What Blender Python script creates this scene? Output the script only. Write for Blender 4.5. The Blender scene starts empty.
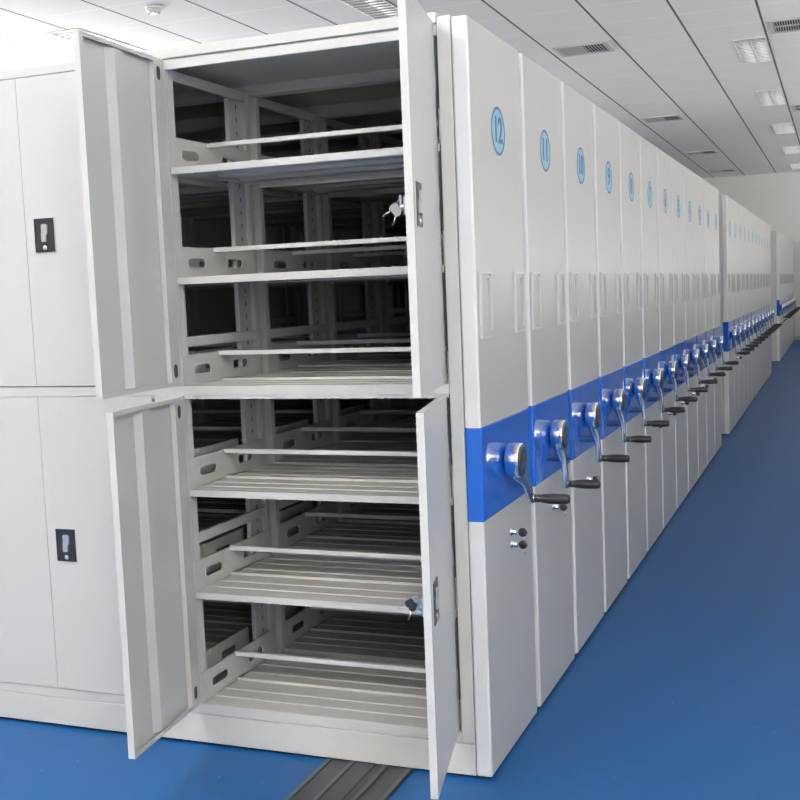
import bpy, bmesh, math, random
from mathutils import Matrix, Vector
random.seed(4)
C = bpy.context.scene.collection
sc = bpy.context.scene
PI = math.pi

# ------------------------------------------------------------------ materials
def srgb(r, g, b):
    f = lambda v: (v/255/12.92) if v/255 <= .04045 else ((v/255+.055)/1.055)**2.4
    return (f(r), f(g), f(b), 1)

def mat(name, col, rough=.5, metal=0, bump=0, bscale=60, var=0, vscale=3, coat=0, spec=.5, emit=None, estr=0):
    m = bpy.data.materials.new(name); m.use_nodes = True
    nt = m.node_tree; b = nt.nodes['Principled BSDF']
    b.inputs['Base Color'].default_value = col
    b.inputs['Roughness'].default_value = rough
    b.inputs['Metallic'].default_value = metal
    b.inputs['Specular IOR Level'].default_value = spec
    if coat:
        b.inputs['Coat Weight'].default_value = coat; b.inputs['Coat Roughness'].default_value = .05
    if emit:
        b.inputs['Emission Color'].default_value = emit; b.inputs['Emission Strength'].default_value = estr
    tc = nt.nodes.new('ShaderNodeTexCoord')
    if var:
        n = nt.nodes.new('ShaderNodeTexNoise'); n.inputs['Scale'].default_value = vscale; n.inputs['Detail'].default_value = 6
        r = nt.nodes.new('ShaderNodeMixRGB'); r.blend_type = 'MIX'
        r.inputs[1].default_value = tuple(c*(1-var) for c in col[:3])+(1,)
        r.inputs[2].default_value = tuple(min(1, c*(1+var)) for c in col[:3])+(1,)
        nt.links.new(tc.outputs['Object'], n.inputs['Vector'])
        nt.links.new(n.outputs['Fac'], r.inputs[0]); nt.links.new(r.outputs[0], b.inputs['Base Color'])
    if bump:
        n = nt.nodes.new('ShaderNodeTexNoise'); n.inputs['Scale'].default_value = bscale; n.inputs['Detail'].default_value = 3
        bp = nt.nodes.new('ShaderNodeBump'); bp.inputs['Strength'].default_value = bump; bp.inputs['Distance'].default_value = .002
        nt.links.new(tc.outputs['Object'], n.inputs['Vector'])
        nt.links.new(n.outputs['Fac'], bp.inputs['Height']); nt.links.new(bp.outputs[0], b.inputs['Normal'])
    return m

M = {
 'paint': mat('white_enamel', (.49, .487, .465, 1), .32, bump=.05, bscale=300, var=.015),
 'panel': mat('grey_white_end_panel', (.425, .42, .395, 1), .33, bump=.04, bscale=350, var=.015),
 'trim': mat('pale_trim', (.52, .52, .505, 1), .35),
 'blue': mat('gloss_blue', (.009, .105, .50, 1), .07, coat=.6),
 'chrome': mat('chrome', (.88, .88, .89, 1), .13, 1),
 'steel': mat('brushed_steel', (.62, .63, .64, 1), .28, 1),
 'black': mat('black_plastic', (.018, .019, .022, 1), .38),
 'cap': mat('dark_cap', (.045, .05, .055, 1), .22),
 'rubber': mat('black_rubber', (.02, .02, .022, 1), .7),
 'rail': mat('dark_rail', (.045, .05, .06, 1), .45, .3, var=.3, vscale=8),
 'rib': mat('rail_rib', (.085, .09, .10, 1), .4, .4),
 'lit_fold': mat('white_enamel_lit_fold', (.66, .66, .645, 1), .33),  # paler copy of the enamel, with the light on front edges painted in
 'slot': mat('slot_shade', (.05, .05, .055, 1), .8),  # near-black, paints the shade inside slots and door gaps
 'sticker': mat('light_blue_sticker', srgb(112, 170, 190), .4),
 'ink': mat('blue_ink', srgb(34, 72, 130), .4),
 'wall': mat('wall_paint', (.74, .735, .70, 1), .8, bump=.1, bscale=80, var=.02),
 'wall_grey': mat('grey_wall_paint', (.26, .27, .28, 1), .8, bump=.1, bscale=80, var=.02),
 'plasticw': mat('white_plastic', (.8, .78, .72, 1), .4),
 'louvre': mat('louvre_aluminium', (.80, .80, .80, 1), .25, .6),
 'tube': mat('lamp_tube', (.9, .9, .9, 1), .4, emit=(1, .97, .93, 1), estr=4.5),
 'tray': mat('lamp_tray', (.16, .16, .165, 1), .5),
 'vent': mat('vent_metal', (.56, .56, .55, 1), .45),
 'duct': mat('duct_inside', (.05, .05, .055, 1), .7),
}

def ceiling_mat():
    m = bpy.data.materials.new('ceiling_tiles'); m.use_nodes = True
    nt = m.node_tree; N = nt.nodes; L = nt.links; b = N['Principled BSDF']
    b.inputs['Roughness'].default_value = .85
    tc = N.new('ShaderNodeTexCoord'); sp = N.new('ShaderNodeSeparateXYZ'); L.new(tc.outputs['Object'], sp.inputs[0])
    def line(out, off, pitch, w):
        a = N.new('ShaderNodeMath'); a.operation = 'SUBTRACT'; L.new(out, a.inputs[0]); a.inputs[1].default_value = off-100*pitch
        q = N.new('ShaderNodeMath'); q.operation = 'PINGPONG'; L.new(a.outputs[0], q.inputs[0]); q.inputs[1].default_value = pitch/2
        c = N.new('ShaderNodeMath'); c.operation = 'LESS_THAN'; L.new(q.outputs[0], c.inputs[0]); c.inputs[1].default_value = w/2
        return c.outputs[0]
    lx = line(sp.outputs['X'], .335, .7375, .022)
    ly = line(sp.outputs['Y'], 9.40, .7275, .016)
    n = N.new('ShaderNodeTexNoise'); n.inputs['Scale'].default_value = 2.5; L.new(tc.outputs['Object'], n.inputs['Vector'])
    base = N.new('ShaderNodeMixRGB'); base.inputs[1].default_value = (.80, .775, .75, 1); base.inputs[2].default_value = (.84, .815, .79, 1)
    L.new(n.outputs['Fac'], base.inputs[0])
    m1 = N.new('ShaderNodeMixRGB'); m1.inputs[2].default_value = (.95, .94, .93, 1); L.new(ly, m1.inputs[0]); L.new(base.outputs[0], m1.inputs[1])
    m2 = N.new('ShaderNodeMixRGB'); m2.inputs[2].default_value = (.11, .11, .115, 1); L.new(lx, m2.inputs[0]); L.new(m1.outputs[0], m2.inputs[1])
    L.new(m2.outputs[0], b.inputs['Base Color'])
    return m
M['ceiling'] = ceiling_mat()

def floor_mat():
    m = bpy.data.materials.new('blue_epoxy_floor'); m.use_nodes = True
    nt = m.node_tree; N = nt.nodes; L = nt.links; b = N['Principled BSDF']
    tc = N.new('ShaderNodeTexCoord')
    n = N.new('ShaderNodeTexNoise'); n.inputs['Scale'].default_value = .9; n.inputs['Detail'].default_value = 8; L.new(tc.outputs['Object'], n.inputs['Vector'])
    mx = N.new('ShaderNodeMixRGB'); mx.inputs[1].default_value = (.006, .063, .195, 1); mx.inputs[2].default_value = (.009, .079, .235, 1)
    L.new(n.outputs['Fac'], mx.inputs[0])
    # little pale scuffs and specks
    v = N.new('ShaderNodeTexNoise'); v.inputs['Scale'].default_value = 45; v.inputs['Detail'].default_value = 2; L.new(tc.outputs['Object'], v.inputs['Vector'])
    r = N.new('ShaderNodeValToRGB'); r.color_ramp.elements[0].position = .74; r.color_ramp.elements[1].position = .80; L.new(v.outputs['Fac'], r.inputs[0])
    m2 = N.new('ShaderNodeMixRGB'); m2.inputs[2].default_value = (.12, .28, .52, 1); L.new(r.outputs[0], m2.inputs[0]); L.new(mx.outputs[0], m2.inputs[1])
    L.new(m2.outputs[0], b.inputs['Base Color'])
    b.inputs['Roughness'].default_value = .46; b.inputs['Specular IOR Level'].default_value = .25
    n3 = N.new('ShaderNodeTexNoise'); n3.inputs['Scale'].default_value = 14; L.new(tc.outputs['Object'], n3.inputs['Vector'])
    bp = N.new('ShaderNodeBump'); bp.inputs['Strength'].default_value = .12; bp.inputs['Distance'].default_value = .004
    L.new(n3.outputs['Fac'], bp.inputs['Height']); L.new(bp.outputs[0], b.inputs['Normal'])
    return m
M['floor'] = floor_mat()

# ------------------------------------------------------------------ mesh helpers
class MB:
    def __init__(s, *mats): s.bm = bmesh.new(); s.mats = list(mats)
    def _new(s, f0, mi, smooth=False):
        for f in list(s.bm.faces)[f0:]:
            f.material_index = mi; f.smooth = smooth
    def box(s, x0, x1, y0, y1, z0, z1, mi=0, bev=0, seg=2):
        t = bmesh.new(); bmesh.ops.create_cube(t, size=1)
        bmesh.ops.scale(t, vec=(abs(x1-x0), abs(y1-y0), abs(z1-z0)), verts=t.verts)
        bmesh.ops.translate(t, vec=((x0+x1)/2, (y0+y1)/2, (z0+z1)/2), verts=t.verts)
        if bev: bmesh.ops.bevel(t, geom=t.edges[:], offset=bev, segments=seg, profile=.5, affect='EDGES')
        s.join(t, mi, False); return s
    def join(s, t, mi, smooth=False, mtx=None):
        if mtx: bmesh.ops.transform(t, matrix=mtx, verts=t.verts)
        for f in t.faces: f.material_index = mi; f.smooth = smooth
        me = bpy.data.meshes.new('t'); t.to_mesh(me); t.free(); s.bm.from_mesh(me); bpy.data.meshes.remove(me)
    def lathe(s, prof, axis='X', at=(0, 0, 0), n=28, mi=0, smooth=True, mtx=None):
        """prof: list of (dist along axis, radius)"""
        t = bmesh.new(); rings = []
        for a, r in prof:
            rg = []
            for k in range(n):
                th = 2*PI*k/n; u, v = r*math.cos(th), r*math.sin(th)
                p = {'X': (a, u, v), 'Y': (u, a, v), 'Z': (u, v, a)}[axis]
                rg.append(t.verts.new((p[0]+at[0], p[1]+at[1], p[2]+at[2])))
            rings.append(rg)
        for i in range(len(rings)-1):
            for k in range(n):
                t.faces.new((rings[i][k], rings[i][(k+1) % n], rings[i+1][(k+1) % n], rings[i+1][k]))
        t.faces.new(rings[0][::-1]); t.faces.new(rings[-1])
        bmesh.ops.recalc_face_normals(t, faces=t.faces)
        s.join(t, mi, smooth, mtx); return s
    def prism(s, pts, axis, a0, a1, mi=0, smooth=False):
        """closed polygon pts in the plane normal to axis, extruded a0..a1"""
        t = bmesh.new()
        def P(u, v, a): return {'X': (a, u, v), 'Y': (u, a, v), 'Z': (u, v, a)}[axis]
        A = [t.verts.new(P(u, v, a0)) for u, v in pts]; B = [t.verts.new(P(u, v, a1)) for u, v in pts]
        n = len(pts)
        for i in range(n): t.faces.new((A[i], A[(i+1) % n], B[(i+1) % n], B[i]))
        fa = t.faces.new(A[::-1]); fb = t.faces.new(B)
        bmesh.ops.triangulate(t, faces=[fa, fb])
        bmesh.ops.recalc_face_normals(t, faces=t.faces)
        s.join(t, mi, smooth); return s
    def holed(s, outer, holes, axis, a0, a1, mi=0):
        """flat sheet with holes"""
        t = bmesh.new()
        def P(u, v, a): return {'X': (a, u, v), 'Y': (u, a, v), 'Z': (u, v, a)}[axis]
        ed = []; loops = []
        for lp in [outer]+holes:
            vs = [t.verts.new(P(u, v, a0)) for u, v in lp]; loops.append(vs)
            for i in range(len(vs)): ed.append(t.edges.new((vs[i], vs[(i+1) % len(vs)])))
        bmesh.ops.triangle_fill(t, use_beauty=True, edges=ed, use_dissolve=False)
        r = bmesh.ops.extrude_face_region(t, geom=t.faces[:])
        d = {'X': (a1-a0, 0, 0), 'Y': (0, a1-a0, 0), 'Z': (0, 0, a1-a0)}[axis]
        bmesh.ops.translate(t, vec=d, verts=[v for v in r['geom'] if isinstance(v, bmesh.types.BMVert)])
        bmesh.ops.recalc_face_normals(t, faces=t.faces)
        s.join(t, mi); return s
    def tube(s, pts, r, mi=0, n=10):
        t = bmesh.new(); rings = []
        pts = [Vector(p) for p in pts]
        for i, p in enumerate(pts):
            d = (pts[min(i+1, len(pts)-1)]-pts[max(i-1, 0)]).normalized()
            q = d.to_track_quat('Z', 'Y'); rr = r[i] if isinstance(r, (list, tuple)) else r
            rings.append([t.verts.new(p+q @ Vector((rr*math.cos(2*PI*k/n), rr*math.sin(2*PI*k/n), 0))) for k in range(n)])
        for i in range(len(rings)-1):
            for k in range(n): t.faces.new((rings[i][k], rings[i][(k+1) % n], rings[i+1][(k+1) % n], rings[i+1][k]))
        t.faces.new(rings[0][::-1]); t.faces.new(rings[-1])
        bmesh.ops.recalc_face_normals(t, faces=t.faces)
        s.join(t, mi, True); return s
    def mesh(s, name):
        me = bpy.data.meshes.new(name); s.bm.to_mesh(me); s.bm.free()
        for m in s.mats: me.materials.append(m)
        return me

def link(name, me, parent=None, loc=(0, 0, 0), rotz=0):
    o = bpy.data.objects.new(name, me); C.objects.link(o); o.location = loc; o.rotation_euler = (0, 0, rotz)
    if parent: o.parent = parent
    return o
def tag(o, label=None, cat=None, group=None, kind=None):
    if label: o['label'] = label
    if cat: o['category'] = cat
    if group: o['group'] = group
    if kind: o['kind'] = kind
    return o
def thing(name, label, cat, loc=(0, 0, 0), group=None):
    return tag(link(name, None, None, loc), label, cat, group)
def struct(name, me, loc=(0, 0, 0)):
    return tag(link(name, me, None, loc), kind='structure')

def stadium(cu, cv, w, h, n=6):
    r = h/2; pts = []
    for k in range(n+1):
        a = -PI/2+PI*k/n; pts.append((cu+w/2-r+r*math.cos(a), cv+r*math.sin(a)))
    for k in range(n+1):
        a = PI/2+PI*k/n; pts.append((cu-w/2+r+r*math.cos(a), cv+r*math.sin(a)))
    return pts

# ------------------------------------------------------------------ dimensions
P = .6375          # pitch of the units
PW = .588          # width of an end panel
D = .585           # depth of a carcass
BX = -1.086        # shift of the next bay
XL, XR = -1.07, -.10      # clear inside of the near bay
SH = [2.030, 1.658, 1.284, .922, .558, .154]
ZT = 2.405

# ------------------------------------------------------------------ shared meshes of a shelving unit
def shelf_mesh(lip, name='shelf'):
    b = MB(M['paint'])
    # pressed sheet: front fold, low ribs, a raised fold down the middle
    prof = [(0.0, -lip), (0.0, 0.0)]
    for y in (.085, .165):
        prof += [(y-.008, 0), (y-.004, .0028), (y+.004, .0028), (y+.008, 0)]
    prof += [(.253, 0), (.255, .008), (.264, .008), (.266, 0)]
    for y in (.345, .435, .515):
        prof += [(y-.008, 0), (y-.004, .0028), (y+.004, .0028), (y+.008, 0)]
    prof += [(D-.005, 0), (D-.005, -lip), (D-.007, -lip), (D-.007, -.002), (.002, -.002), (.002, -lip)]
    b.prism(prof, 'X', XL+.002, XR-.002)
    for y in (.10, .26, .42):   # stiffening channels under the sheet
        b.prism([(y-.045, -.0021), (y-.03, -.018), (y+.03, -.018), (y+.045, -.0021)], 'X', XL+.05, XR-.05)
    b.box(XL+.02, XL+.035, .01, D-.02, -.02, -.002); b.box(XR-.035, XR-.02, .01, D-.02, -.02, -.002)
    return b.mesh(name)
SHELF = shelf_mesh(.023); SHELF_BOT = shelf_mesh(.036); SHELF_MID = shelf_mesh(.043)
b = MB(M['lit_fold']); b.box(XL-.004, XR+.002, .254, .272, .092, .108, 0, .0015, 1); BAR = b.mesh('backstop_bar')
def bracket_mesh(side):
    b = MB(M['paint'], M['trim'])
    x0 = XL if side < 0 else XR-.0016
    sl = [stadium(.135, .052, .112, .030), stadium(.405, .052, .112, .030)]
    b.holed([(.004, .001), (D-.02, .001), (D-.02, .106), (.004, .106)], sl, 'X', x0, x0+.0016)
    for c in (.135, .405):     # pressed rim round each hand slot
        o = stadium(c, .052, .124, .042); i = stadium(c, .052, .112, .030)
        b.holed(o, [i], 'X', x0+(.0016 if side < 0 else -.0012), x0+(.0032 if side < 0 else 0), 1)
    return b.mesh('shelf_bracket')
BRK = {-1: bracket_mesh(-1), 1: bracket_mesh(1)}
def upright_mesh(front, side):
    b = MB(M['trim'], M['slot'])
    s = side; xi = XL if side < 0 else XR
    o = lambda d: xi+s*d     # d outwards from the bay
    def bx(d0, d1, y0, y1, z0, z1, mi=0): b.box(min(o(d0), o(d1)), max(o(d0), o(d1)), y0, y1, z0, z1, mi)
    if front:
        bx(.002, .045, .0, .003, .118, 2.36); bx(.002, .0045, .003, .03, .118, 2.36)
        bx(.035, .038, .003, .048, .118, 2.36); bx(.020, .035, .045, .048, .118, 2.36)
        ys = (.03,)
    else:
        bx(.002, .045, D-.003, D, .118, 2.36); bx(.002, .0045, D-.03, D-.003, .118, 2.36)
        bx(.035, .038, D-.125, D-.003, .118, 2.36); bx(.020, .035, D-.126, D-.123, .118, 2.36)
        ys = (D-.105, D-.045)
    z = .2
    while z < 2.32:
        for y in ys: bx(.0345, .0352, y-.003, y+.003, z, z+.016, 1)
        z += .05
    return b.mesh('upright')
UPR = {(f, s): upright_mesh(f, s) for f in (True, False) for s in (-1, 1)}
def rail_mesh(side):
    b = MB(M['trim']); x0 = XL-.030 if side < 0 else XR+.012
    b.box(x0, x0+.018, .01, D-.01, 0, .036, 0, .002, 1); return b.mesh('side_rail')
RAIL = {s: rail_mesh(s) for s in (-1, 1)}

XE = BX+XL-.05    # far left end of a unit
def base_mesh(plain):
    b = MB(M['paint'], M['rubber'])
    b.box(XE, -.054, .0, D, .012, .116, 0, .002, 1)
    b.box(XE, -.054, .004, D-.004, .1165, .119, 0)
    for x in (-.42, -1.95):
        b.lathe([(-.012, .045), (.012, .045)], 'X', (x, .12, .047), 20, 1); b.lathe([(-.012, .045), (.012, .045)], 'X', (x, D-.12, .047), 20, 1)
    return b.mesh('base')
BASE = base_mesh(False)
b = MB(M['paint']); b.box(XE, -.054, 0, D, 2.402, 2.42, 0, .002, 1)
b.box(XE, -.054, 0, .003, 2.352, 2.402); b.box(XE, -.054, D-.003, D, 2.352, 2.402); TOP = b.mesh('top_panel')
# first unit: top panel with a door header and a second fold below it
b = MB(M['paint'], M['slot']); b.box(XE, -.0985, -.003, D, 2.390, 2.424, 0, .003, 2)
b.box(XE, -.0985, .010, .03, 2.3845, 2.3905, 0); b.box(XE, -.0985, .002, .02, 2.354, 2.385, 0, .002, 1)
b.box(XE, -.054, D-.003, D, 2.352, 2.402); TOPF = b.mesh('top_panel')
b = MB(M['paint']); b.box(XE-.012, XE, .0, D, .12, 2.40, 0, .002, 1); LEFTSIDE = b.mesh('side_panel')

b = MB(M['rubber']); b.box(XE, -.056, D+.0005, P-.004, 2.385, 2.418); b.box(XE-.010, XE-.002, D+.0005, P-.004, .125, 2.385)
b.box(XE, -.056, D+.0005, P-.004, .03, .05); SEAL = b.mesh('dust_seal')

# end panel and what is fixed on it
b = MB(M['panel'], M['lit_fold']); b.box(-.052, 0, 0, PW, .012, ZT, 0, .007, 3)
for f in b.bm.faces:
    if f.calc_center_median().y < .0069: f.material_index = 1  # front edge coloured paler, standing in for light falling on it
ENDP = b.mesh('end_panel')
b = MB(M['blue'], M['trim']); b.box(-.0535, .0015, -.0015, PW+.001, .845, 1.150, 0, .0075, 3)
BAND = b.mesh('blue_band')
def card_mesh():
    b = MB(M['panel'], M['trim'])
    w, h = .118, .208
    b.box(-.0005, .0012, 0, w, 0, h, 0)
    b.holed([(0, 0), (w, 0), (w, h), (0, h)], [[(.009, .008), (w-.007, .008), (w-.007, h-.007), (.009, h-.007)]], 'X', .0012, .0085, 1)
    r = .012; c = [(w-.020-r, .022+r, -PI/2), (w-.020-r, h-.020-r, 0)]
    inner = [(.030, .022)]
    for cy, cz, a0 in c: inner += [(cy+r*math.cos(a0+k*PI/12), cz+r*math.sin(a0+k*PI/12)) for k in range(7)]
    inner += [(.030, h-.020)]
    b.holed([(.013, .012), (w-.011, .012), (w-.011, h-.011), (.013, h-.011)], [inner], 'X', .0012, .0065, 0)
    return b.mesh('card_holder')
CARD = card_mesh()
# crank: axle + chrome drum + tapering arm ; cap and grip are sub-parts
b = MB(M['chrome'], M['black'])
b.lathe([(0, .034), (.002, .034), (.003, .030), (.008, .030)], 'X', n=24, mi=1)
b.lathe([(.006, .046), (.008, .053), (.012, .056), (.046, .059), (.052, .0585), (.054, .057), (.054, .050)], 'X', n=40)
# arm in local coordinates hanging down -z, cranked outwards
ar = [(.030, .010, .050), (.030, -.035, .052), (.033, -.060, .040), (.040, -.085, .027), (.047, -.110, .021), (.050, -.150, .018), (.050, -.190, .0165), (.050, -.206, .010)]
t = bmesh.new(); rings = []
for x, z, w in ar:
    hx = .014 if z > -.1 else .010
    k = [(-hx, -w*.75), (-hx, w*.75), (-hx*.4, w), (hx*.4, w), (hx, w*.7), (hx, -w*.7), (hx*.4, -w), (-hx*.4, -w)]
    rings.append([t.verts.new((x+a, c, z)) for a, c in k])
for i in range(len(rings)-1):
    for k in range(8): t.faces.new((rings[i][k], rings[i][(k+1) % 8], rings[i+1][(k+1) % 8], rings[i+1][k]))
t.faces.new(rings[0][::-1]); t.faces.new(rings[-1]); bmesh.ops.recalc_face_normals(t, faces=t.faces)
b.join(t, 0, True)
CRANK = b.mesh('crank')
b = MB(M['cap']); b.lathe([(.0535, .0535), (.0560, .053), (.0585, .047), (.0595, .02), (.0597, .001)], 'X', n=36); CAP = b.mesh('hub_cap')
b = MB(M['black'], M['chrome'])
b.lathe([(.058, .010), (.066, .010)], 'X', (0, 0, -.190), 16, 1)
b.lathe([(.064, .0145), (.069, .015), (.070, .012), (.073, .012), (.074, .015), (.078, .015), (.080, .013), (.100, .0165), (.130, .0185),
         (.165, .0175), (.178, .0165), (.184, .0145), (.186, .008)], 'X', (0, 0, -.190), 22)
GRIP = b.mesh('grip')
# lock barrel with a key in it
b = MB(M['chrome']); b.lathe([(0, .014), (.003, .014), (.004, .0095), (.020, .0095), (.022, .008)], 'X', n=18); LOCK = b.mesh('lock')
b = MB(M['black'], M['steel'])
b.box(.022, .032, -.0012, .0012, -.004, .004, 1)
b.lathe([(-.003, .014), (-.0015, .0155), (.0015, .0155), (.003, .014)], 'Y', (.042, 0, 0), 18, 0)
b.tube([(.046, .004, -.008), (.047, .004, -.022), (.043, .004, -.036)], [.001, .003, .002], 1, 6)
KEY = b.mesh('key')

def numeral_mesh(txt):
    cu = bpy.data.curves.new('n', 'FONT'); cu.body = txt; cu.size = .118; cu.extrude = .0006; cu.offset = .0022
    cu.align_x = 'CENTER'; cu.align_y = 'CENTER'
    o = bpy.data.objects.new('n', cu); C.objects.link(o); dg = bpy.context.evaluated_depsgraph_get()
    me = bpy.data.meshes.new_from_object(o.evaluated_get(dg)); bpy.data.objects.remove(o)
    # text lies in XY facing +Z : turn it to face +X, running along +Y
    mt = Matrix(((0, 0, 1, 0), (.86 if len(txt) > 1 else 1.0, 0, 0, 0), (0, 1, 0, 0), (0, 0, 0, 1)))
    me.transform(mt); me.name = 'numeral'
    me.materials.clear(); me.materials.append(M['ink'])
    return me
b = MB(M['sticker'], M['ink'], M['trim'])
b.lathe([(0, .0795), (.0008, .0795)], 'X', n=48, mi=0, smooth=False)
b.holed([(.0795*math.cos(2*PI*k/48), .0795*math.sin(2*PI*k/48)) for k in range(48)],
        [[(.070*math.cos(2*PI*k/48), .070*math.sin(2*PI*k/48)) for k in range(48)]], 'X', .0008, .0013, 1)
b.holed([(.0835*math.cos(2*PI*k/48), .0835*math.sin(2*PI*k/48)) for k in range(48)],
        [[(.0795*math.cos(2*PI*k/48), .0795*math.sin(2*PI*k/48)) for k in range(48)]], 'X', 0, .0008, 2)
PLATE = b.mesh('number_plate')

def fit_end_panel(u, number=None, locks=((.300, .722),), rot=0.):
    link('end_panel', ENDP, u)
    link('blue_band', BAND, u)
    for y, zz in ((.030, 1.424), (.432, 1.424)): link('card_holder', CARD, u, (0, y, zz))
    c = link('crank', CRANK, u, (.0015, .272, 1.004)); c.rotation_euler = (rot, 0, 0)
    link('hub_cap', CAP, c); link('grip', GRIP, c)
    for y, z in locks:
        l = link('lock', LOCK, u, (0, y, z)); link('key', KEY, l)
    if number is not None:
        p = link('number_plate', PLATE, u, (.0002, .300, 2.092))
        if number: tag(link('numeral', numeral_mesh(number), p, (.0012, 0, 0)), None)

def fit_bays(u, first=False):
    link('base', BASE, u); link('top_panel', TOPF if first else TOP, u); link('side_panel', LEFTSIDE, u); link('dust_seal', SEAL, u)
    for dx in (0, BX):
        for i, z in enumerate(SH):
            link('shelf', SHELF_BOT if i == 5 else (SHELF_MID if i == 2 else SHELF), u, (dx, .003 if first else 0, z))
            link('backstop_bar', BAR, u, (dx, 0, z))
            for s in (-1, 1): link('shelf_bracket', BRK[s], u, (dx, 0, z))
        for s in ((-1, 1) if dx == 0 else (-1,)):
            for f in (True, False): link('upright', UPR[(f, s)], u, (dx, .0225 if (first and f) else 0, 0))
            for z in (.718, 1.417, 2.33): link('side_rail', RAIL[s], u, (dx, 0, z))

# ------------------------------------------------------------------ cabinet doors
DW, TH = .488, .022
def door_mesh(h):
    """hinge edge on x=0, free edge at x=DW, outside face y=0, inside face y=+TH"""
    b = MB(M['paint'], M['slot'])
    b.box(0, DW, 0, .002, 0, h, 0)                      # outer sheet
    b.box(DW-.002, DW, .002, TH, 0, h); b.box(0, .002, .002, TH, 0, h)
    b.box(.002, DW-.002, .002, TH, 0, .002); b.box(.002, DW-.002, .002, TH, h-.002, h)
    b.box(DW-.018, DW-.002, TH-.002, TH, .002, h-.002)  # return folds
    b.box(.066, DW-.018, TH-.002, TH, .002, .014); b.box(.066, DW-.018, TH-.002, TH, h-.014, h-.002)
    sl = [[(v, u) for u, v in stadium(z, .034, .048, .028)] for z in (.050, h-.050)]
    b.holed([(.002, .002), (.066, .002), (.066, h-.002), (.002, h-.002)], sl, 'Y', TH-.002, TH)
    b.box(.064, .066, .004, TH-.002, .002, h-.002)
    for z in (.050, h-.050): b.box(.012, .056, TH-.006, TH-.004, z-.032, z+.032, 1)  # dark backing put in as the shade behind each slot
    # hat-shaped stiffener
    x0, x1 = .245, .325
    b.prism([(x0-.012, .0021), (x0, TH-.003), (x1-.03, TH-.003), (x1, .0021)], 'Z', .016, h-.016)
    return b.mesh('door')
UH, LH = 2.388-1.291, 1.250-.157
DU, DL = door_mesh(UH), door_mesh(LH)
def handle_mesh():
    b = MB(M['black'], M['louvre'], M['rubber'], M['paint'])
    w, h = .084, .120
    ou = [(0, 0), (w, 0), (w, h), (0, h)]
    b.holed(ou, [[(.006, .032), (w-.006, .032), (w-.006, h-.022), (.006, h-.022)]], 'Y', -.004, -.0005)
    b.box(.005, w-.005, -.0024, -.0004, .031, h-.021, 2)
    b.box(-.003, w+.003, -.0012, 0, -.003, h+.003, 3)
    b.prism([(.034, .036), (.050, .036), (.052, .058), (.059, .068), (.059, .094), (.056, .099), (.040, .100), (.034, .096), (.040, .088), (.040, .076), (.032, .068), (.032, .040)], 'Y', -.009, -.002, 1)  # pale lever metal stands in for a bright window reflection
    b.lathe([(-.0065, .0065), (-.004, .009), (-.001, .009)], 'Y', (w/2, 0, .015), 18, 1)
    return b.mesh('door_handle')
HANDLE = handle_mesh()
b = MB(M['steel']); b.box(0, .030, TH, TH+.012, 0, .05, 0, .002); b.lathe([(TH+.002, .009), (TH+.022, .009)], 'Y', (.015, 0, .022), 14)
b.box(.007, .023, TH+.020, TH+.023, .012, .055, 0); LATCH = b.mesh('latch')
b = MB(M['steel']); b.lathe([(0, .006), (.055, .006)], 'Z', n=12); b.box(-.012, 0, -.002, .004, .004, .05); HINGE = b.mesh('hinge')

def mirror_mesh(me):
    m = me.copy(); m.transform(Matrix.Scale(-1, 4, (1, 0, 0))); m.flip_normals(); return m
DUm, DLm, LATm = mirror_mesh(DU), mirror_mesh(DL), mirror_mesh(LATCH)

def add_door(u, hx, z0, upper, left_hinged, ang, handle, label=None):
    """left_hinged: leaf runs +x from the hinge when shut; ang opens it towards -y"""
    me = (DU if upper else DL) if left_hinged else (DUm if upper else DLm)
    d = link('door', me, u, (hx, -.004, z0), -ang if left_hinged else ang)
    if label: tag(d, label)
    if handle:
        hz = ((1.772 if ang == 0 else 1.756) if upper else .644)-z0
        link('door_handle', HANDLE, d, (-(DW-.040), 0, hz) if not left_hinged else (DW-.040-.084, 0, hz))
        link('latch', LATm if not left_hinged else LATCH, d, (-(DW-.062) if not left_hinged else DW-.062, 0, hz+.03))
    h = UH if upper else LH
    for z in ((.14, h*.5, h-.20) if ang else ()): link('hinge', HINGE, d, (-.004 if left_hinged else .004, .004, z))
    return d

# ------------------------------------------------------------------ first bank, units 12 to 1
rots = [math.radians(38), 0, math.radians(4), 0, math.radians(-5), math.radians(3), 0, math.radians(-4), 0, math.radians(6), 0, 0]
u12 = None
for i in range(12):
    num = str(12-i)
    lab = ('open-fronted white mobile shelving unit with cabinet doors, number 12 on its end panel' if i == 0 else
           'white mobile shelving unit with blue band and crank, number %s on its end panel' % num)
    u = thing('mobile_shelving_unit', lab, 'shelving unit', (0, i*P, 0), 'numbered shelving units of the nearest bank')
    fit_bays(u, i == 0)
    lk = ((.304, .752), (.304, .710)) if i == 0 else ((.270, .722),)
    fit_end_panel(u, num, lk, rots[i])
    if i == 0: u12 = u

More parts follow.
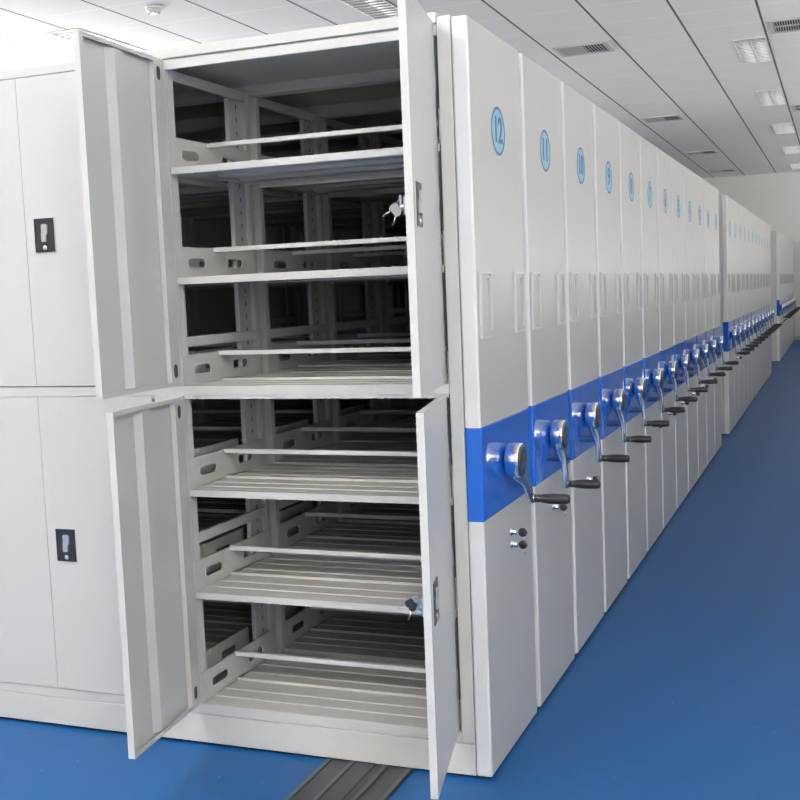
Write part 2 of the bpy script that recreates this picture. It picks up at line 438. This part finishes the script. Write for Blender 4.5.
# door frame of unit 12
b = MB(M['paint'], M['slot'])
for x0, x1 in ((-.097, -.054), (-1.186, -1.071), (BX-1.1, BX-1.071)):
    b.box(x0, x1, -.0006, .0215, .1195, 2.3795 if x0 < -.2 else 2.410, 0, .0015, 1)
b.box(XE, -.0975, .0, .0215, .1195, .153, 0, .001, 1)
b.box(XE, -.0975, -.0012, .0215, 1.2535, 1.2865, 0, .001, 1)
b.box(-.1075, -.0965, .012, .020, .12, 2.38, 1)  # dark strip painting the shade in the hinge gap
b.box(-1.70, -1.67, .019, .024, .16, 1.24, 1); b.box(-1.70, -1.67, .019, .024, 1.30, 2.35, 1)  # dark backing strips imitate shade in the closed door seams
link('door_frame', b.mesh('door_frame'), u12)
HL, HR = -1.092, -.106
add_door(u12, HL, 1.291, True, True, math.radians(87), False)
add_door(u12, HL, .157, False, True, math.radians(83.4), False)
ur = add_door(u12, HR, 1.291, True, False, math.radians(100.8), True)
lr = add_door(u12, HR, .157, False, False, math.radians(101.5), True)
for z0, up in ((1.291, True), (.157, False)):
    add_door(u12, BX+HL+.0035, z0, up, True, 0, False)
    add_door(u12, BX+HR-.0045, z0, up, False, 0, True)

# keys hanging behind the two right-hand doors
def key_bunch(x, y, z, dark, label):
    k = thing('key_bunch', label, 'keys', (x, y, z), None)
    b = MB(M['steel']); b.tube([(.010*math.cos(a*PI/8), 0, .010*math.sin(a*PI/8)) for a in range(17)], .0012, 0, 6); link('key_ring', b.mesh('key_ring'), k)
    for j, (dx, dz) in enumerate(((-.030, -.018), (-.014, -.034))):
        b = MB(M['black'] if dark else M['steel'], M['steel'])
        v = Vector((dx, 0, dz)).normalized(); n = Vector((-v.z, 0, v.x)); p0 = Vector((0, -.003*j, 0))+v*.008
        t = bmesh.new(); w = .011
        A = []
        for yy in (-.0022, .0022):
            A.append([t.verts.new(p0+n*a*w+v*c+Vector((0, yy, 0))) for a, c in ((-.6, 0), (.6, 0), (1, .006), (1, .022), (.5, .028), (-.5, .028), (-1, .022), (-1, .006))])
        for q in range(8): t.faces.new((A[0][q], A[0][(q+1) % 8], A[1][(q+1) % 8], A[1][q]))
        t.faces.new(A[0][::-1]); t.faces.new(A[1]); bmesh.ops.recalc_face_normals(t, faces=t.faces); b.join(t, 0)
        b.tube([p0+v*.028, p0+v*.056], .0022, 1, 6)
        link('key', b.mesh('key'), k)
    return k
key_bunch(-.078, -.415, 1.822, False, 'silver keys hanging from the latch of the upper right cabinet door')
key_bunch(-.079, -.415, .708, True, 'black-headed keys hanging from the latch of the lower right cabinet door')

# ------------------------------------------------------------------ second and third banks
b = MB(M['paint']); b.box(XE, -.054, 0, D, .118, 2.42, 0, .003, 1); SHELL = b.mesh('carcass')
ordn = ['first', 'second', 'third', 'fourth', 'fifth', 'sixth', 'seventh', 'eighth', 'ninth', 'tenth', 'eleventh', 'twelfth']
def bank(y0, n, where, grp, plates):
    for i in range(n):
        u = thing('mobile_shelving_unit', 'white shelving unit with crank, %s from the front of the %s bank' % (ordn[i], where), 'shelving unit', (0, y0+i*P, 0), grp)
        link('base', BASE, u); link('carcass', SHELL, u)
        fit_end_panel(u, '' if plates else None, ((.285, .722),), math.radians(random.uniform(-6, 6)))
        if i == 0:
            for dx in (0, BX):
                for z0, up in ((1.291, True), (.157, False)):
                    add_door(u, dx+HL, z0, up, True, 0, False); add_door(u, dx+HR, z0, up, False, 0, True)
bank(8.42, 12, 'middle', 'shelving units of the middle bank', True)
bank(18.78, 11, 'farthest', 'shelving units of the farthest bank', False)

# ------------------------------------------------------------------ floor track
def track(x, label):
    b = MB(M['rail'], M['steel'], M['rubber'], M['rib'])
    b.box(x-.155, x+.155, -.62 if x > -1 else -.3, 8.1, .0, .006, 0)
    for dx in (-.145, -.06, .06, .145): b.box(x+dx-.008, x+dx+.008, -.62 if x > -1 else -.3, 8.1, .006, .011, 3)
    b.box(x-.022, x+.022, -.62 if x > -1 else -.3, 8.1, .006, .0095, 0)
    return tag(link('floor_track', b.mesh('floor_track')), label, 'rail')
track(-.43, 'dark steel floor track running out from under the open cabinet')

# ------------------------------------------------------------------ room
X0R, X1R, Y0R, Y1R, HC = -9.0, 4.6, -5.6, 26.15, 4.1
b = MB(M['floor']); b.box(X0R, X1R, Y0R, Y1R, -.1, 0); struct('floor', b.mesh('floor'))
LAMPS = [(-.02, 9.43+3.63*q) for q in range(5)]+[(-2.965, 5.44), (-5.79, 5.50), (-2.965, -1.82), (-5.79, -1.76)]
b = MB(M['ceiling']); b.holed([(X0R, Y0R), (X1R, Y0R), (X1R, Y1R), (X0R, Y1R)],
    [[(x+.008, y+.008), (x+.337, y+.008), (x+.337, y+1.412), (x+.008, y+1.412)] for x, y in LAMPS], 'Z', HC, HC+.02)
b.box(X0R, X1R, Y0R, Y1R, HC+.16, HC+.2)
struct('ceiling', b.mesh('ceiling'))
b = MB(M['wall']); b.box(X0R, X1R, Y1R, Y1R+.2, 0, HC); struct('wall_far', b.mesh('wall_far'))
LW = [(-4.4, -1.4), (.6, 3.6), (5.2, 8.2), (10.2, 13.2)]
b = MB(M['wall']); b.box(X0R-.2, X0R, Y0R, Y1R, 0, 1.0); b.box(X0R-.2, X0R, Y0R, Y1R, 3.8, HC)
e = [Y0R]+[v for w in LW for v in w]+[Y1R]
for k in range(0, len(e), 2): b.box(X0R-.2, X0R, e[k], e[k+1], 1.0, 3.8)
struct('wall_left', b.mesh('wall_left'))
def win_wall_y(name, y0, y1, wins, x0, x1, z0, z1):
    b = MB(M['wall_grey']); b.box(x0, x1, y0, y1, 0, z0); b.box(x0, x1, y0, y1, z1, HC)
    e = [x0]+[v for w in wins for v in w]+[x1]
    for k in range(0, len(e), 2): b.box(e[k], e[k+1], y0, y1, z0, z1)
    struct(name, b.mesh(name))
WN = [(-8.2, -6.0), (-5.5, -3.3), (-2.8, -.6), (2.0, 4.2)]
win_wall_y('wall_near', Y0R-.2, Y0R, WN, X0R, X1R, .95, 3.75)
RW = [(-4.2, -1.2), (1.0, 4.0), (6.2, 9.2), (11.4, 14.4), (16.6, 19.6), (21.6, 24.6)]
b = MB(M['wall']); b.box(X1R, X1R+.2, Y0R, Y1R, 0, 1.0); b.box(X1R, X1R+.2, Y0R, Y1R, 3.2, HC)
e = [Y0R]+[v for w in RW for v in w]+[Y1R]
for k in range(0, len(e), 2): b.box(X1R, X1R+.2, e[k], e[k+1], 1.0, 3.2)
struct('wall_right', b.mesh('wall_right'))
def glass():
    m = bpy.data.materials.new('window_glass'); m.use_nodes = True; nt = m.node_tree
    bs = nt.nodes['Principled BSDF']; bs.inputs['Transmission Weight'].default_value = 1; bs.inputs['Roughness'].default_value = 0; bs.inputs['IOR'].default_value = 1.01
    return m
M['glass'] = glass()
def area(name, loc, rot, sx, sy, e, col=(1, 1, 1)):
    l = bpy.data.lights.new(name, 'AREA'); l.shape = 'RECTANGLE'; l.size = sx; l.size_y = sy; l.energy = e; l.color = col
    o = bpy.data.objects.new(name, l); C.objects.link(o); o.location = loc; o.rotation_euler = rot; return o
k = 1
UP = 90
NE = [10, 60, 540, 640]
for (a, c), en in zip(WN, NE):
    f = MB(M['trim'])
    for q in (a, (a+c)/2-.03, c-.06): f.box(q, q+.06, Y0R-.14, Y0R-.08, .95, 3.75)
    f.box(a, c, Y0R-.14, Y0R-.08, .95, 1.01); f.box(a, c, Y0R-.14, Y0R-.08, 3.69, 3.75)
    w = struct('window_%d' % k, f.mesh('window')); g = MB(M['glass']); g.box(a+.05, c-.05, Y0R-.113, Y0R-.107, 1., 3.7); link('pane', g.mesh('pane'), w)
    area('daylight_fill', ((a+c)/2, Y0R+.5, 3.2), (PI/2+math.radians(UP), 0, 0), c-a-.1, .9, en, (1, .965, .915)); k += 1  # added uplight inside the room, aimed at the ceiling to brighten it
    if a > 0: area('daylight_fill', ((a+c)/2, Y0R+.1, 2.3), (PI/2+math.radians(8), 0, math.radians(12)), c-a-.1, 2.5, 85, (1, .975, .94))
RE = [60, 75, 110, 95, 85, 110]  # unseen right-hand windows and fill lights, added to brighten the aisle
for (a, c), en in zip(RW, RE):
    f = MB(M['trim'])
    for q in (a, (a+c)/2-.03, c-.06): f.box(X1R+.08, X1R+.14, q, q+.06, 1.0, 3.2)
    f.box(X1R+.08, X1R+.14, a, c, 1.0, 1.06); f.box(X1R+.08, X1R+.14, a, c, 3.14, 3.2)
    w = struct('window_%d' % k, f.mesh('window')); g = MB(M['glass']); g.box(X1R+.107, X1R+.113, a+.05, c-.05, 1.05, 3.15); link('pane', g.mesh('pane'), w)
    area('daylight_fill', (X1R-.12, (a+c)/2, 2.1), (PI/2+math.radians(66), 0, PI/2), c-a-.1, 2.1, en, (1, .985, .955)); k += 1

LE = [5, 70, 260, 420]
for (a, c), en in zip(LW, LE):
    f = MB(M['trim'])
    for q in (a, (a+c)/2-.03, c-.06): f.box(X0R-.14, X0R-.08, q, q+.06, 1.0, 3.8)
    f.box(X0R-.14, X0R-.08, a, c, 1.0, 1.06); f.box(X0R-.14, X0R-.08, a, c, 3.74, 3.8)
    w = struct('window_%d' % k, f.mesh('window')); g = MB(M['glass']); g.box(X0R-.113, X0R-.107, a+.05, c-.05, 1.05, 3.75); link('pane', g.mesh('pane'), w)
    area('daylight_fill', (X0R+.2, (a+c)/2, 2.6), (PI/2+math.radians(55), 0, -PI/2), c-a-.1, 2.1, en, (1, .965, .915)); k += 1

# ------------------------------------------------------------------ ceiling fittings
def light_meshes():
    w, l = .345, 1.42
    f = MB(M['plasticw'])
    f.holed([(0, 0), (w, 0), (w, l), (0, l)], [[(.012, .012), (w-.012, .012), (w-.012, l-.012), (.012, l-.012)]], 'Z', -.010, -.0005)
    t = MB(M['tray']); t.box(.010, w-.010, .010, l-.010, .090, .094)
    for x in (.010, w-.012): t.box(x, x+.002, .010, l-.010, 0, .09)
    for y in (.010, l-.012): t.box(.012, w-.012, y, y+.002, 0, .09)
    g = MB(M['louvre'])
    n = 15
    for q in range(n+1):
        y = .045+(l-.09)*q/n; g.box(.014, w-.014, y-.024, y+.024, -.004, .004)
    g.box(w/2-.006, w/2+.006, .014, l-.014, -.008, .045)
    u = MB(M['tube'])
    for x in (w*.27, w*.73): u.lathe([(.04, .013), (l-.04, .013)], 'Y', (x, 0, .068), 12)
    return f.mesh('frame'), t.mesh('tray'), g.mesh('louvre'), u.mesh('tube')
LM = light_meshes()
def lamp(x, y, label, grp='louvred ceiling lights', e=0):
    t = thing('ceiling_light', label, 'ceiling light', (x, y, HC), grp)
    for nme, me in zip(('frame', 'tray', 'louvre', 'tube'), LM): link(nme, me, t)
    return t
near = ['nearest', 'second nearest', 'third nearest', 'fourth nearest', 'fifth nearest']
for q in range(5):
    lamp(-.02, 9.43+3.63*q, '%s louvred light in the right-hand ceiling row above the aisle' % near[q])
lamp(-2.965, 5.44, 'large louvred light cut by the top edge of the picture above the open cabinet')
lamp(-5.79, 5.50, 'louvred light peeping over the upper left open cabinet door')

for x, y, lb, en in ((-2.965, -1.82, 'added out-of-view louvred light just in front of the open cabinet', 62), (-5.79, -1.76, 'added out-of-view louvred light farthest left in front of the closed cabinet doors', 50)):  # two added fixtures out of view, for brighter door tops
    lamp(x, y, lb); area('added_lamp_fill', (x+.1725, y+.71, HC-.015), (0, 0, 0), .30, 1.36, en, (1, .98, .94))  # added area light under each unseen fixture, brightens the cabinet fronts

def vent(x0, x1, y0, y1, label, kind):
    t = thing('ceiling_vent', label, 'air vent', (x0, y0, HC), 'square louvred air vents' if kind == 0 else 'twin slot air vents')
    w, l = x1-x0, y1-y0
    f = MB(M['vent']); fr = .045
    f.holed([(0, 0), (w, 0), (w, l), (0, l)], [[(fr, fr), (w-fr, fr), (w-fr, l-fr), (fr, l-fr)]], 'Z', -.014, -.0005)
    if kind: f.box(fr, w-fr, l/2-.02, l/2+.02, -.013, -.001)
    link('frame', f.mesh('frame'), t)
    d = MB(M['duct']); d.box(fr, w-fr, fr, l-fr, -.002, -.0008); link('duct_opening', d.mesh('duct'), t)
    s = MB(M['vent'])
    n = 15 if kind == 0 else 26
    for q in range(n):
        x = fr+(w-2*fr)*(q+.5)/n
        dl = .010 if q < n/2 else -.010
        if kind: s.box(x-.003, x+.003, fr, l-fr, -.012, -.003)
        else: s.prism([(x-.002-dl, -.013), (x+.002-dl, -.013), (x+.002+dl, -.003), (x-.002+dl, -.003)], 'Y', fr, l-fr)
    link('slats', s.mesh('slats'), t)
for (a, c), w in zip(((8.74, 9.24), (14.55, 15.12), (19.85, 20.4), (24.1, 24.65)), ('nearest', 'second nearest', 'third nearest', 'farthest')):
    vent(-1.80, -1.22, a, c, '%s square vent in the ceiling row beside the shelving tops' % w, 0)
for (a, c), w in zip(((8.68, 9.29), (14.66, 15.3)), ('larger twin slot vent right of the nearest aisle light', 'smaller twin slot vent at the right picture edge')):
    vent(.385, 1.10, a, c, w, 1)
t = thing('smoke_detector', 'round white smoke detector on the ceiling above the open cabinet', 'smoke detector', (-4.445, 5.22, HC-.001))
b = MB(M['plasticw']); b.lathe([(-.020, .072), (0, .075)], 'Z', n=28); link('mounting_base', b.mesh('mounting_base'), t)
b = MB(M['plasticw'], M['slot']); b.lathe([(-.055, .03), (-.052, .045), (-.036, .060), (-.0205, .066)], 'Z', n=28)
for q in range(8): b.box(.045*math.cos(q*PI/4)-.006, .045*math.cos(q*PI/4)+.006, .045*math.sin(q*PI/4)-.006, .045*math.sin(q*PI/4)+.006, -.054, -.05, 1)
link('sensor_head', b.mesh('sensor_head'), t)
b = MB(M['trim']); b.box(X0R, X1R, Y1R-.015, Y1R-.001, .0, .10); struct('baseboard_far', b.mesh('baseboard_far'))

# ------------------------------------------------------------------ world, camera, view
w = bpy.data.worlds.new('World'); sc.world = w; w.use_nodes = True
bg = w.node_tree.nodes['Background']; bg.inputs[0].default_value = (.95, .97, 1, 1); bg.inputs[1].default_value = .12
yaw, pit, rol = math.radians(21.4533), math.radians(5.485), math.radians(-2.3043)
cam = bpy.data.cameras.new('Camera'); co = bpy.data.objects.new('Camera', cam); C.objects.link(co)
cam.sensor_width = 36; cam.lens = 1126.53/800*36; cam.clip_end = 200
co.matrix_world = Matrix.Translation((1.0462, -3.3385, 1.5803)) @ Matrix.Rotation(yaw, 4, 'Z') @ Matrix.Rotation(PI/2-pit, 4, 'X') @ Matrix.Rotation(rol, 4, 'Z')
sc.camera = co
vs = sc.view_settings; vs.view_transform = 'Standard'; vs.look = 'None'; vs.gamma = 1; vs.exposure = .44; vs.use_curve_mapping = False
sc.cycles.max_bounces = 12; sc.cycles.diffuse_bounces = 8
